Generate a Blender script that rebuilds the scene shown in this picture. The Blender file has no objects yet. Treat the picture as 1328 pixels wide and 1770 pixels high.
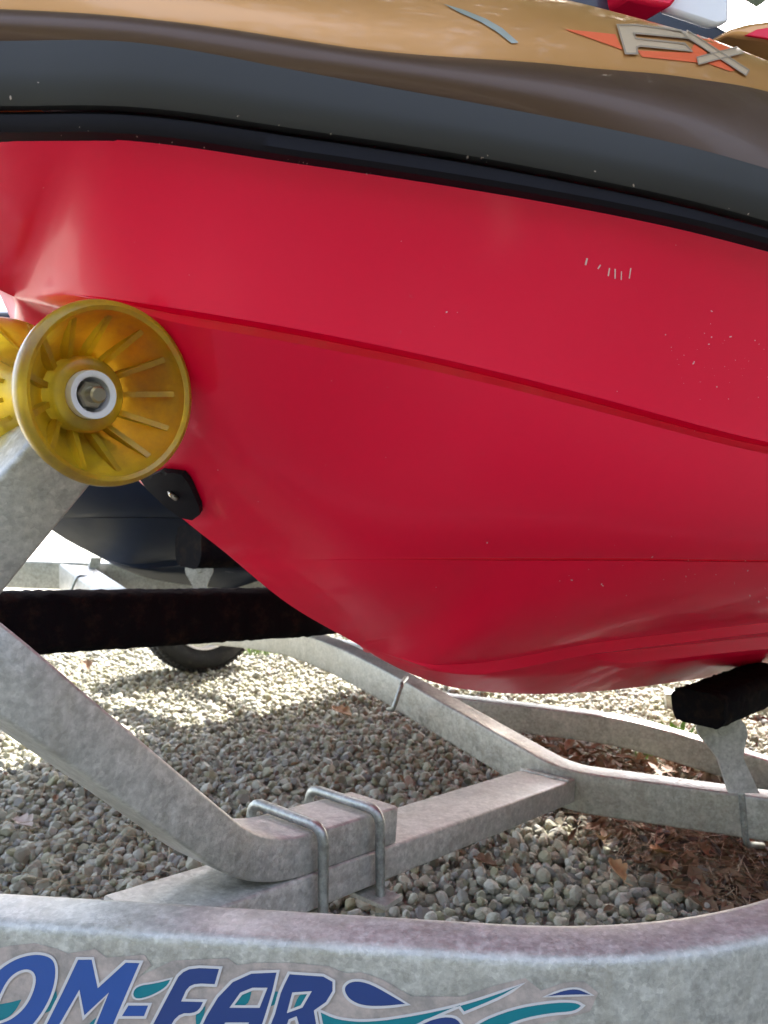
import bpy, bmesh, math, random
import numpy as np
from mathutils import Vector, Matrix
from mathutils.bvhtree import BVHTree
from mathutils.geometry import delaunay_2d_cdt

random.seed(7); rng = np.random.default_rng(7)
SC = bpy.context.scene
COL = SC.collection
# ------------------------------------------------------------------ camera, light, exposure
CAM_Z = 0.70; F = 1303.0
cam_d = bpy.data.cameras.new('camera'); cam = bpy.data.objects.new('camera', cam_d); COL.objects.link(cam)
cam.location = (0, 0, CAM_Z); cam.rotation_euler = (math.pi/2, 0, 0)
cam_d.sensor_fit = 'HORIZONTAL'; cam_d.sensor_width = 36; cam_d.lens = 36*F/1328
cam_d.clip_start = 0.02; cam_d.clip_end = 600
cam_d.dof.use_dof = True; cam_d.dof.focus_distance = 0.70; cam_d.dof.aperture_fstop = 16
SC.camera = cam
SUN_EL, SUN_AZ = 50, 22          # azimuth in degrees from +Y towards +X
W = bpy.data.worlds.new('World'); SC.world = W; W.use_nodes = True
nt = W.node_tree; nt.nodes.clear()
sky = nt.nodes.new('ShaderNodeTexSky'); sky.sky_type = 'NISHITA'; sky.sun_disc = False
sky.sun_elevation = math.radians(SUN_EL); sky.sun_rotation = math.radians(SUN_AZ)
sky.dust_density = 2.5; sky.air_density = 1.0; sky.ozone_density = 0.6
bg = nt.nodes.new('ShaderNodeBackground'); bg.inputs[1].default_value = 0.15
wo = nt.nodes.new('ShaderNodeOutputWorld')
hs = nt.nodes.new('ShaderNodeHueSaturation'); hs.inputs['Saturation'].default_value = .72
tn = nt.nodes.new('ShaderNodeMix'); tn.data_type = 'RGBA'; tn.blend_type = 'MULTIPLY'; tn.inputs[0].default_value = 1; tn.inputs[7].default_value = (1.02, 1.0, 1.0, 1)
nt.links.new(sky.outputs[0], hs.inputs['Color']); nt.links.new(hs.outputs[0], tn.inputs[6]); nt.links.new(tn.outputs[2], bg.inputs[0]); nt.links.new(bg.outputs[0], wo.inputs[0])
sd = bpy.data.lights.new('sun', 'SUN'); sd.energy = 3.6; sd.angle = math.radians(0.5); sd.color = (1, .98, .955)
sun = bpy.data.objects.new('sun', sd); COL.objects.link(sun)
el, az = math.radians(SUN_EL), math.radians(SUN_AZ)
sdir = Vector((math.sin(az)*math.cos(el), math.cos(az)*math.cos(el), math.sin(el)))
sun.rotation_euler = sdir.to_track_quat('Z', 'Y').to_euler(); sun.location = sdir*20
SC.view_settings.view_transform = 'Standard'; SC.view_settings.look = 'None'
SC.view_settings.gamma = 1; SC.view_settings.use_curve_mapping = False
SC.view_settings.exposure = 3.0

# ------------------------------------------------------------------ helpers
def P(px, py, Y):
    return Vector(((px-664)/F*Y, Y, CAM_Z-(py-885)/F*Y))
AX = Vector((.79, .61, 0)).normalized(); BX = Vector((AX.y, -AX.x, 0)); O1 = Vector((-.30, .66, 0))
def ship(s, w, z, O=O1): return O + AX*s + BX*w + Vector((0, 0, z))

def empty(name, loc, label=None, cat=None, group=None):
    o = bpy.data.objects.new(name, None); COL.objects.link(o); o.location = loc; o.empty_display_size = .05
    tag(o, label, cat, group); return o
def tag(o, label=None, cat=None, group=None, kind=None):
    if label: o['label'] = label
    if cat: o['category'] = cat
    if group: o['group'] = group
    if kind: o['kind'] = kind
    return o
def link_mesh(name, me, m, parent=None):
    o = bpy.data.objects.new(name, me); COL.objects.link(o)
    if m: me.materials.append(m)
    if parent:
        bpy.context.view_layer.update()
        o.parent = parent; o.matrix_parent_inverse = wmat(parent).inverted()
    return o
def wmat(o):
    m = o.matrix_basis.copy()
    if o.parent: m = wmat(o.parent) @ o.matrix_parent_inverse @ m
    return m
def finish(name, bm, m, parent=None, smooth=35, doubles=0):
    if doubles: bmesh.ops.remove_doubles(bm, verts=bm.verts, dist=doubles)
    bmesh.ops.recalc_face_normals(bm, faces=bm.faces)
    me = bpy.data.meshes.new(name); bm.to_mesh(me); bm.free()
    if smooth:
        me.polygons.foreach_set('use_smooth', [True]*len(me.polygons))
        me.set_sharp_from_angle(angle=math.radians(smooth))
    return link_mesh(name, me, m, parent)

def smooth_path(pts, r=.05, n=8):
    """round the corners of a polyline"""
    pts = [Vector(p) for p in pts]; out = [pts[0]]
    for i in range(1, len(pts)-1):
        a, b, c = pts[i-1], pts[i], pts[i+1]
        rr = r[i-1] if isinstance(r, (list, tuple)) else r
        d1 = min(rr, (a-b).length*.48); d2 = min(rr, (c-b).length*.48)
        p0 = b+(a-b).normalized()*d1; p2 = b+(c-b).normalized()*d2
        for k in range(n+1):
            t = k/n; out.append(p0*(1-t)**2+b*2*t*(1-t)+p2*t*t)
    out.append(pts[-1]); return out
def sweep(bm, path, prof, up=(0, 0, 1), closed=False, caps=True):
    up = Vector(up); rings = []; n = len(path)
    for i, p in enumerate(path):
        if closed: t = path[(i+1) % n]-path[i-1]
        else: t = path[min(i+1, n-1)]-path[max(i-1, 0)]
        t.normalize(); side = t.cross(up)
        if side.length < 1e-4: side = t.cross(Vector((1, 0, 0)))
        side.normalize(); u = side.cross(t)
        rings.append([bm.verts.new(p+side*a+u*b) for a, b in prof])
    m = len(prof)
    rr = range(n if closed else n-1)
    for i in rr:
        A, B = rings[i], rings[(i+1) % n]
        for k in range(m):
            bm.faces.new((A[k], A[(k+1) % m], B[(k+1) % m], B[k]))
    if caps and not closed:
        bm.faces.new(rings[0]); bm.faces.new(rings[-1][::-1])
def rprof(w, h, r=.006, n=3):
    out = []
    for cx, cy, a0 in ((w/2-r, h/2-r, 0), (-w/2+r, h/2-r, 90), (-w/2+r, -h/2+r, 180), (w/2-r, -h/2+r, 270)):
        for k in range(n+1):
            a = math.radians(a0+90*k/n); out.append((cx+r*math.cos(a), cy+r*math.sin(a)))
    return out
def cprof(r, n=12): return [(r*math.cos(2*math.pi*k/n), r*math.sin(2*math.pi*k/n)) for k in range(n)]
def tube(name, path, w, h, m, parent, r=.006, up=(0, 0, 1)):
    # resample so relief and shading stay even
    q = [path[0]]
    for a, b in zip(path[:-1], path[1:]):
        k = max(1, int((b-a).length/.06))
        q += [a.lerp(b, j/k) for j in range(1, k+1)]
    bm = bmesh.new(); sweep(bm, q, rprof(w, h, r), up); return finish(name, bm, m, parent, 40)
def rod(name, path, r, m, parent, n=12):
    bm = bmesh.new(); sweep(bm, path, cprof(r, n)); return finish(name, bm, m, parent, 40)
def frame_axis(o, d):
    d = Vector(d).normalized(); q = d.to_track_quat('Z', 'Y').to_matrix().to_4x4(); return Matrix.Translation(o) @ q
def lathe(bm, prof, M, n=48, closed=False):
    rings = []
    for r, z in prof:
        rings.append([bm.verts.new(M @ Vector((r*math.cos(2*math.pi*k/n), r*math.sin(2*math.pi*k/n), z))) for k in range(n)])
    L = len(rings)
    for i in range(L if closed else L-1):
        A, B = rings[i], rings[(i+1) % L]
        for k in range(n): bm.faces.new((A[k], A[(k+1) % n], B[(k+1) % n], B[k]))
    return rings
def pchip(xs, ys):
    xs = np.array(xs, float); ys = np.array(ys, float); h = np.diff(xs); d = np.diff(ys)/h
    m = np.zeros_like(ys); m[0] = d[0]; m[-1] = d[-1]
    for i in range(1, len(xs)-1):
        if d[i-1]*d[i] > 0:
            w1 = 2*h[i]+h[i-1]; w2 = h[i]+2*h[i-1]; m[i] = (w1+w2)/(w1/d[i-1]+w2/d[i])
    def f(x):
        x = min(max(x, xs[0]), xs[-1]); i = min(max(int(np.searchsorted(xs, x))-1, 0), len(h)-1)
        t = (x-xs[i])/h[i]
        return float((2*t**3-3*t*t+1)*ys[i]+(t**3-2*t*t+t)*h[i]*m[i]+(-2*t**3+3*t*t)*ys[i+1]+(t**3-t*t)*h[i]*m[i+1])
    return f
def table(rows):
    s = [r[0] for r in rows]; fw = pchip(s, [r[1] for r in rows]); fz = pchip(s, [r[2] for r in rows])
    return lambda x: (fw(x), fz(x))
def from_px(px, py, w):
    """station and height on the craft of the point seen at px,py when it lies w off the centreline"""
    k = (px-664)/F
    s = (k*(O1.y+BX.y*w)-O1.x-BX.x*w)/(AX.x-k*AX.y)
    Y = O1.y+AX.y*s+BX.y*w
    return (s, w, CAM_Z-(py-885)/F*Y)

# ------------------------------------------------------------------ materials
def mat(name, base, rough=.5, metal=0, **kw):
    m = bpy.data.materials.new(name); m.use_nodes = True
    b = m.node_tree.nodes['Principled BSDF']
    b.inputs['Base Color'].default_value = (*base, 1); b.inputs['Roughness'].default_value = rough
    b.inputs['Metallic'].default_value = metal
    for k, v in kw.items(): b.inputs[k.replace('_', ' ')].default_value = v
    return m
def N(m, t, **kw):
    n = m.node_tree.nodes.new(t)
    for k, v in kw.items(): setattr(n, k, v)
    return n
def noise(m, scale, detail=5, rough=.6, stretch=None, dist=0):
    tc = N(m, 'ShaderNodeTexCoord'); n = N(m, 'ShaderNodeTexNoise')
    n.inputs['Scale'].default_value = scale; n.inputs['Detail'].default_value = detail
    n.inputs['Roughness'].default_value = rough; n.inputs['Distortion'].default_value = dist
    mp = N(m, 'ShaderNodeMapping'); m.node_tree.links.new(tc.outputs['Object'], mp.inputs[0])
    if stretch: mp.inputs['Scale'].default_value = stretch
    m.node_tree.links.new(mp.outputs[0], n.inputs['Vector'])
    return n.outputs['Fac']
def ramp(m, fac, stops):
    r = N(m, 'ShaderNodeValToRGB'); e = r.color_ramp.elements
    while len(e) < len(stops): e.new(.5)
    for x, (p, c) in zip(e, stops):
        x.position = p; x.color = (*c, 1) if len(c) == 3 else c
    m.node_tree.links.new(fac, r.inputs[0]); return r.outputs[0]
def mix(m, fac, a, b, mode='MIX'):
    n = N(m, 'ShaderNodeMix', data_type='RGBA', blend_type=mode)
    for sock, v in ((n.inputs[0], fac), (n.inputs[6], a), (n.inputs[7], b)):
        if hasattr(v, 'links'): m.node_tree.links.new(v, sock)
        elif isinstance(v, (int, float)): sock.default_value = v
        else: sock.default_value = (*v, 1)
    return n.outputs[2]
def setc(m, col): m.node_tree.links.new(col, m.node_tree.nodes['Principled BSDF'].inputs['Base Color'])
def seti(m, name, s): m.node_tree.links.new(s, m.node_tree.nodes['Principled BSDF'].inputs[name])
def bump(m, fac, strength=.2, dist=.002):
    b = N(m, 'ShaderNodeBump'); b.inputs['Strength'].default_value = strength; b.inputs['Distance'].default_value = dist
    m.node_tree.links.new(fac, b.inputs['Height']); seti(m, 'Normal', b.outputs[0])
def g(v): return (v, v, v)

def paint(name, base, dust=(.5, .42, .36), amt=.12, rough=.22, coat=.6, metal=0.0, spec=.5):
    m = mat(name, base, rough, metal, Specular_IOR_Level=spec, Coat_Weight=coat, Coat_Roughness=.08)
    cl = ramp(m, noise(m, 5, 6, .65), [(.45, g(0)), (.8, g(1))])
    fine = ramp(m, noise(m, 140, 3, .7), [(.68, g(0)), (.76, g(1))])
    f1 = mix(m, 1.0, cl, fine, 'MULTIPLY')
    sm = mix(m, .18*amt/.12, g(0), cl); tot = mix(m, 1.0, sm, mix(m, .45, g(0), f1), 'ADD')
    setc(m, mix(m, tot, base, dust))
    rr = N(m, 'ShaderNodeMapRange'); rr.inputs[3].default_value = rough; rr.inputs[4].default_value = rough+.28
    m.node_tree.links.new(cl, rr.inputs[0]); seti(m, 'Roughness', rr.outputs[0])
    bump(m, noise(m, 9, 3, .5), .03, .003)
    return m
M = {}
M['red'] = paint('red gelcoat', (.80, .001, .040), dust=(.62, .16, .18), amt=.03, rough=.3, coat=.24, spec=.2)
M['navy'] = paint('navy gelcoat', (.008, .015, .035), dust=(.05, .07, .09), amt=.05, rough=.4, coat=.05, spec=.3)
M['gold'] = paint('gold metallic paint', (.62, .30, .095), dust=(.7, .5, .35), amt=.06, rough=.33, coat=.5, metal=.35)
M['bronze'] = paint('bronze moulding', (.080, .040, .021), dust=(.25, .18, .14), amt=.06, rough=.45, coat=.1, metal=.3)
M['grey'] = paint('charcoal moulding', (.027, .026, .0245), dust=(.12, .12, .11), amt=.05, rough=.5, coat=.0, spec=.3)
M['lip'] = paint('black rubber', (.006, .005, .008), dust=(.05, .03, .03), amt=.05, rough=.6, coat=0, spec=.15)
M['hood'] = paint('dark blue hood plastic', (.015, .022, .045), dust=(.1, .1, .12), rough=.35, coat=.2)

def galv(name, base, dark, rough=.42, metal=.38, warm=(.34, .31, .25)):
    m = mat(name, base, rough, metal)
    a = ramp(m, noise(m, 14, 6, .7), [(.35, g(0)), (.68, g(1))])
    b = ramp(m, noise(m, 90, 4, .75), [(.4, g(0)), (.65, g(1))])
    st = ramp(m, noise(m, 26, 5, .7, (1, 1, .18)), [(.5, g(0)), (.75, g(1))])
    c = mix(m, a, base, dark); c = mix(m, mix(m, .6, g(0), b), c, tuple(min(1, x*1.5) for x in base))
    sp = ramp(m, noise(m, 30, 3, .8), [(.36, g(1)), (.48, g(0))]); c = mix(m, mix(m, .3, g(0), sp), c, tuple(x*.7 for x in dark))
    vo = N(m, 'ShaderNodeTexVoronoi'); vo.inputs['Scale'].default_value = 230; tq = N(m, 'ShaderNodeTexCoord'); m.node_tree.links.new(tq.outputs['Object'], vo.inputs['Vector'])
    c = mix(m, .38, c, ramp(m, vo.outputs['Color'], [(.1, g(.62)), (.9, g(1.25))]), 'MULTIPLY')
    ru = ramp(m, noise(m, 7, 7, .8), [(.64, g(0)), (.74, g(1))]); c = mix(m, mix(m, .45, g(0), ru), c, (.17, .12, .07))
    c = mix(m, mix(m, .5, g(0), st), c, warm)
    setc(m, c)
    rr = N(m, 'ShaderNodeMapRange'); rr.inputs[3].default_value = rough-.08; rr.inputs[4].default_value = rough+.2
    m.node_tree.links.new(b, rr.inputs[0]); seti(m, 'Roughness', rr.outputs[0])
    bump(m, noise(m, 200, 4, .75), .3, .002)
    return m
M['galv'] = galv('galvanised steel', (.47, .462, .43), (.34, .333, .305))
M['galv2'] = galv('galvanised steel dull', (.42, .415, .37), (.30, .295, .255))
M['zinc'] = galv('zinc plated rod', (.36, .38, .36), (.22, .23, .22), .36, .8)
def fuzzy(name, base, hi):
    m = mat(name, base, .95); c = mix(m, ramp(m, noise(m, 30, 6, .75), [(.5, g(0)), (.8, g(1))]), base, hi)
    setc(m, c); bump(m, noise(m, 400, 4, .8), .9, .004); return m
M['carpet'] = fuzzy('black bunk carpet', (.005, .005, .007), (.035, .022, .014))
M['carpet'].node_tree.nodes['Principled BSDF'].inputs['Specular IOR Level'].default_value = .1
M['tyre'] = fuzzy('tyre rubber', (.02, .02, .02), (.06, .055, .045))
am = mat('amber polyurethane', (.72, .50, .03), .34, 0, Transmission_Weight=.72, IOR=1.35, Coat_Weight=.2, Coat_Roughness=.2)
am.node_tree.nodes['Principled BSDF'].inputs['Subsurface Weight'].default_value = .25
am.node_tree.nodes['Principled BSDF'].inputs['Subsurface Radius'].default_value = (1, .55, .12)
am.node_tree.nodes['Principled BSDF'].inputs['Subsurface Scale'].default_value = .012
setc(am, mix(am, ramp(am, noise(am, 22, 5, .7), [(.42, g(0)), (.8, g(1))]), (.84, .60, .03), (.36, .21, .05)))
bump(am, noise(am, 70, 4, .6), .2, .002)
M['amber'] = am
M['nylon'] = mat('white nylon bush', (.72, .72, .74), .35)
M['steel'] = mat('bolt steel', (.42, .38, .30), .3, .9)
M['hole'] = mat('dark opening', (.012, .012, .012), .9)
M['vinyl_blue'] = mat('blue vinyl', (.025, .085, .33), .35)
M['vinyl_navy'] = mat('navy vinyl', (.02, .05, .20), .35)
M['vinyl_teal'] = mat('teal vinyl', (.0, .19, .24), .35)
M['vinyl_white'] = mat('white vinyl line', (.62, .60, .62), .4)
bk = mat('aged clear vinyl', (.50, .40, .37), .5)
setc(bk, ramp(bk, noise(bk, 45, 5, .7), [(.35, (.30, .27, .25)), (.6, (.50, .41, .38)), (.8, (.62, .55, .52))]))
M['vinyl_back'] = bk
M['dec_orange'] = mat('orange decal', (.80, .14, .05), .35)
M['dec_beige'] = mat('beige decal', (.66, .50, .34), .3, .2)
M['dec_dark'] = mat('grey decal edge', (.36, .27, .19), .4)
M['dec_silver'] = mat('silver stripe', (.42, .45, .40), .3, .5)
M['scuff'] = mat('pale scuff', (.75, .55, .52), .7)
M['white'] = mat('white plastic', (.8, .78, .8), .35)
M['dot'] = mat('dried dirt', (.45, .36, .30), .9)

# ------------------------------------------------------------------ jet ski body
K = table([(-.22, 0, .948), (-.12, 0, .918), (-.08, 0, .905), (-.02, 0, .884), (.03, 0, .868), (.06, 0, .80), (.092, 0, .733), (.182, 0, .653),
           (.25, 0, .60), (.34, 0, .548), (.41, 0, .508), (.5, 0, .474), (.7, 0, .438), (.92, 0, .418), (1.33, 0, .40), (3.1, 0, .40)])
R = table([(-.22, 0, .958), (-.17, .045, .958), (-.11, .098, .957), (-.055, .145, .955), (0, .195, .9515), (.1, .26, .940), (.25, .335, .929),
           (.37, .39, .917), (.5, .43, .9064), (.7, .48, .893), (1, .53, .88), (1.5, .56, .87), (2.9, .55, .87), (3.1, .50, .87)])
A = table([(.182, .001, .653)] + [from_px(*q) for q in ((560, 967, .095), (700, 968, .16), (1000, 969, .255), (1328, 972, .335))] +
          [(1.0, .44, .64), (1.5, .49, .63), (2.9, .48, .63), (3.1, .44, .64)])
B = table([(-.02, .001, .886)] + [from_px(*q) for q in ((120, 508, .09), (260, 526, .16), (380, 545, .20), (500, 566, .225), (700, 606, .262), (850, 640, .292), (1000, 678, .322), (1328, 764, .383))] +
          [(.75, .44, .74), (1.0, .50, .72), (1.5, .53, .71), (2.9, .52, .71), (3.1, .47, .71)])
C_ = table([(.35, .001, .543), from_px(760, 1150, .07), from_px(1050, 1108, .14), from_px(1328, 1076, .21), (1.4, .27, .525), (2.9, .28, .53), (3.1, .26, .54)])
BR = table([(-.25, .0, 1.045), (-.18, .04, 1.045), (-.11, .10, 1.044), (-.0575, .14, 1.043), (.04, .21, 1.036), (.156, .285, 1.024), (.285, .342, 1.034), (.4, .372, 1.052), (.525, .388, 1.073), (.7, .42, 1.08), (1, .46, 1.07), (3.1, .44, 1.03)])
T = table([(-.25, .0, 1.09), (-.16, .02, 1.10), (-.06, .06, 1.11), (.04, .14, 1.12), (.156, .2, 1.13), (.36, .28, 1.148), (.63, .33, 1.158), (1, .36, 1.14), (3.1, .36, 1.08)])
LIP = pchip([-.22, -.05, .17, .3, .5, 3.1], [.009, .009, .010, .009, .008, .008])
GH = pchip([-.22, -.05, .17, .5, 3.1], [.055, .056, .051, .053, .053])
stations = list(np.arange(-.22, .1, .006)) + list(np.arange(.1, 1.3, .0125)) + list(np.arange(1.3, 3.101, .06))
def smst(x, a, b):
    t = min(max((x-a)/(b-a), 0), 1); return t*t*(3-2*t)
def hull_section(s):
    """points (w,z) from keel to rail"""
    k = K(s); r = R(s)
    b = B(s) if s > -.02 else k
    a = A(s) if s > .182 else k
    c = C_(s) if s > .35 else k
    b = (min(b[0], r[0]*.98), b[1])
    pts = [k]
    e = smst(s, .36, .46)                      # lifting strake grows out of the forefoot
    e2 = smst(s, .62, .72)
    for t in (.2, .4, .55): pts.append((k[0]+(c[0]-k[0])*t, k[1]+(c[1]-k[1])*t - .004*e*math.sin(t*3.1)))
    mw, mz = k[0]+(c[0]-k[0])*.60, k[1]+(c[1]-k[1])*.62
    pts.append((mw, mz-.014*e2)); pts.append((mw+(c[0]-mw)*.15, mz+(c[1]-mz)*.15-.012*e2)); pts.append((mw+(c[0]-mw)*.22, mz+(c[1]-mz)*.3))
    cl = (c[0]-.006*e, c[1]-.015*e)
    pts.append((mw+(cl[0]-mw)*.8, mz+(cl[1]-mz)*.85)); pts.append(cl); pts.append(c)
    L = math.hypot(a[0]-c[0], a[1]-c[1])
    for t in (.25, .5, .75): pts.append((c[0]+(a[0]-c[0])*t+.03*L*math.sin(t*math.pi), c[1]+(a[1]-c[1])*t-.02*L*math.sin(t*math.pi)))
    pts.append(a)
    f = smst(s, .2, .34)                       # small hard chine at a
    pts.append((a[0]-.0035*f, a[1]+.0006*f)); pts.append((a[0]-.003*f, a[1]+.0026*f)); pts.append((a[0]+.002*f, a[1]+.0030*f))
    g_ = smst(s, -.01, .06)
    b0 = (b[0]-.005*g_, b[1]-.0095*g_)
    L = math.hypot(b0[0]-a[0], b0[1]-a[1])
    for t in (.12, .26, .42, .58, .74, .88): pts.append((a[0]+(b0[0]-a[0])*t+.075*L*math.sin(t*math.pi), a[1]+(b0[1]-a[1])*t-.05*L*math.sin(t*math.pi)))
    pts.append(b0); pts.append((b[0]-.0135*g_, b[1]-.0090*g_)); pts.append((b[0]-.0125*g_, b[1]-.0012*g_)); pts.append(b)
    for t in (.06, .2, .4, .6, .8, .94):
        sc = -.014-.045*t; fw_ = b[0]+(r[0]-b[0])*t-.004*math.sin(t*math.pi)*g_
        if s < sc: fw_ -= min(1.7*(sc-s), .03, fw_*.8)*min(1, t*5)
        pts.append((fw_, b[1]+(r[1]-b[1])*t))
    if s < -.059: r = (r[0]-min(1.7*(-.059-s), .03, r[0]*.8), r[1])
    pts.append(r); return pts
def loft(name, secs, m, parent, O, mirror=True, smooth=30, cap_end=False):
    bm = bmesh.new()
    for sg in ((1, -1) if mirror else (1,)):
        rings = [[bm.verts.new(ship(s, w*sg, z, O)) for w, z in pts] for s, pts in secs]
        for A_, B_ in zip(rings[:-1], rings[1:]):
            for k in range(len(A_)-1):
                q = (A_[k], A_[k+1], B_[k+1], B_[k])
                bm.faces.new(q if sg > 0 else q[::-1])
        if cap_end: bm.faces.new(rings[-1] + [bm.verts.new(ship(secs[-1][0], 0, secs[-1][1][-1][1], O))])
    bmesh.ops.remove_doubles(bm, verts=bm.verts, dist=.0004)
    dg = [f for f in bm.faces if f.calc_area() < 1e-9]
    bmesh.ops.delete(bm, geom=dg, context='FACES')
    return finish(name, bm, m, parent, smooth)
def jet_ski(O, label, st, mats, cat='jet ski'):
    root = empty('jet_ski', ship(1.3, 0, .4, O), label, cat)
    hull = loft('hull', [(s, hull_section(s)) for s in st], mats[0], root, O, cap_end=True, smooth=28)
    def rail(s, k):
        w, z = R(s); l = LIP(s); h = GH(s); e = .024
        return {'i': (max(w-(.036 if s < 0 else .004), 0), z-.001), 'l1': (w+.012, z-.002), 'l2': (w+.015, z+.001), 'l3': (w+.014, z+l), 'l4': (w+.006, z+l+.005),
                'g0': (w+.008, z+l+.005), 'g1': (w+.018, z+l+.004), 'g2': (w+.021, z+l+.008), 'gm': (w+.022, z+(l+h)/2+.002), 'g3': (w+.018, z+h)}[k]
    nose = [(-.151, lambda p: [(0, z) for w, z in p])]
    def strip(keys):
        sec = [(s, [rail(s, k) for k in keys]) for s in st]
        return [(-.236, [(0, z) for w, z in sec[0][1]])] + sec
    lipo = loft('rub_strip', strip(['i', 'l1', 'l2', 'l3', 'l4']), mats[1], root, O, smooth=45)
    bmo = loft('bumper_moulding', strip(['g0', 'g1', 'g2', 'gm', 'g3']), mats[2], root, O, smooth=45)
    def upper(s):
        a = rail(s, 'g3'); b = BR(s)
        return [(a[0], a[1]), (a[0]-.003, a[1]+.0015)] + [(a[0]-.003+(b[0]-a[0]+.003)*t+.013*math.sin(t*3.14), a[1]+(b[1]-a[1])*t) for t in (.2, .4, .6, .8, .93)] + [b]
    sec = [(s, upper(s)) for s in st]
    loft('gunwale', [(-.236, [(0, z) for w, z in sec[0][1]])]+sec, mats[3], root, O, smooth=45)
    def top(s):
        b = BR(s); t_ = T(s)
        out = [b, (b[0]-.002, b[1]+.003)]
        for t in (.15, .3, .5, .7, .85, .96):
            out.append((b[0]+(t_[0]-b[0])*t+.012*math.sin(t*3.14), b[1]+(t_[1]-b[1])*t+.006*math.sin(t*3.14)))
        return out+[t_]
    sec = [(s, top(s)) for s in st]
    deck = loft('deck_panel', [(-.236, [(0, z) for w, z in sec[0][1]])]+sec, mats[4], root, O, smooth=45)
    def cen(s):
        t_ = T(s); h = .05+.10*smst(s, .3, 1.0)
        return [(t_[0], t_[1]), (t_[0]-.006, t_[1]-.004), (t_[0]*.9, t_[1]+h*.25), (t_[0]*.75, t_[1]+h*.6), (t_[0]*.5, t_[1]+h*.9), (0, t_[1]+h)]
    loft('hood', [(s, cen(s)) for s in st], mats[5], root, O, smooth=45)
    return root, hull, deck, lipo, bmo
ski, hull, deck, lipo, bmo = jet_ski(O1, 'red hulled jet ski with gold deck and black rub strip, resting on the yellow roller', stations,
                          [M['red'], M['lip'], M['grey'], M['bronze'], M['gold'], M['hood']])

# ------------------------------------------------------------------ surface decals: outline drawn in px, laid on the real surface
def bvh_of(o):
    me = o.data; mw = wmat(o)
    return BVHTree.FromPolygons([mw @ v.co for v in me.vertices], [tuple(p.vertices) for p in me.polygons])
def inside(pt, poly):
    x, y = pt; c = False
    for i in range(len(poly)):
        (x1, y1), (x2, y2) = poly[i-1], poly[i]
        if (y1 > y) != (y2 > y) and x < (x2-x1)*(y-y1)/(y2-y1)+x1: c = not c
    return c
def decal(name, loops, bvh, m, parent, off=.001, step=None):
    pts = []; edges = []; dense = []
    for lp in loops:
        d = []
        for i in range(len(lp)):
            a, b = lp[i], lp[(i+1) % len(lp)]
            L = math.dist(a, b); k = max(1, int(L/step)) if step else 1
            d += [(a[0]+(b[0]-a[0])*j/k, a[1]+(b[1]-a[1])*j/k) for j in range(k)]
        n0 = len(pts); pts += d; dense.append(d)
        edges += [(n0+j, n0+(j+1) % len(d)) for j in range(len(d))]
    if step:
        xs = [p[0] for p in pts]; ys = [p[1] for p in pts]
        y = min(ys)
        while y < max(ys):
            x = min(xs)
            while x < max(xs):
                if sum(inside((x, y), d) for d in dense) % 2: pts.append((x, y))
                x += step
            y += step
    vs, es, fs, *_ = delaunay_2d_cdt([Vector(p) for p in pts], edges, [], 0, 1e-4)
    bm = bmesh.new(); bv = []
    org = Vector((0, 0, CAM_Z))
    for v in vs:
        d = P(v[0], v[1], 1)-org; d.normalize()
        h = bvh.ray_cast(org, d)
        if h[0] is None: bv.append(None); continue
        nn = h[1] if h[1].dot(d) < 0 else -h[1]
        bv.append(bm.verts.new(h[0]+nn*off))
    for f in fs:
        c = sum((vs[i] for i in f), Vector((0, 0)))/3
        if sum(inside(c, d) for d in dense) % 2 and all(bv[i] for i in f):
            bm.faces.new([bv[i] for i in f])
    for v in [v for v in bm.verts if not v.link_faces]: bm.verts.remove(v)
    me = bpy.data.meshes.new(name)
    bmesh.ops.recalc_face_normals(bm, faces=bm.faces)
    bm.to_mesh(me); bm.free(); return link_mesh(name, me, m, parent)
def stroke(lp, w, closed=True):
    """one band loop per segment chain, as outer and inner loops"""
    n = len(lp); outl = []; inl = []
    for i in range(n):
        a = Vector(lp[i-1]) if (closed or i) else Vector(lp[i]); b = Vector(lp[i]); c = Vector(lp[(i+1) % n]) if (closed or i < n-1) else b
        t = ((b-a).normalized() if (b-a).length else Vector((0, 0)))+((c-b).normalized() if (c-b).length else Vector((0, 0)))
        if t.length < 1e-5: t = Vector((1, 0))
        t.normalize(); nn = Vector((-t.y, t.x))
        dd = (b-a).normalized() if (b-a).length else t
        cs = max(abs(nn.dot(Vector((-dd.y, dd.x)))), .5)
        outl.append(tuple(b+nn*w/cs)); inl.append(tuple(b-nn*w/cs))
    return [outl, inl] if closed else [outl+inl[::-1]]
dk = bvh_of(deck)
FXL = [(1066, 46), (1100, 46), (1176, 56), (1188, 69), (1094, 60), (1097, 69), (1182, 78), (1194, 91), (1106, 82), (1099, 84), (1100, 95), (1080, 95), (1071, 64)]
def thick(a, b, w):
    a, b = Vector(a), Vector(b); t = (b-a).normalized(); nn = Vector((-t.y, t.x))*w
    return [tuple(a+nn), tuple(b+nn), tuple(b-nn), tuple(a-nn)]
decal('decal_flash', [[(975, 51), (1063, 60), (1076, 87), (1040, 74)]], dk, M['dec_orange'], deck, .0006, 8)
decal('decal_flash', [[(1102, 88), (1192, 92), (1200, 76), (1222, 92), (1206, 109), (1110, 99)]], dk, M['dec_orange'], deck, .0006, 8)
decal('decal_flash', [[(1222, 110), (1240, 100), (1274, 121), (1262, 124)]], dk, M['dec_orange'], deck, .0006, 8)
decal('decal_flash', [[(1190, 52), (1225, 66), (1262, 84), (1240, 92), (1215, 76)]], dk, M['dec_orange'], deck, .0006, 8)
lf = decal('lettering', [FXL], dk, M['dec_beige'], deck, .0012, 8)
decal('lettering_edge', stroke(FXL, 1.6), dk, M['dec_dark'], lf, .0016, 10)
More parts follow.
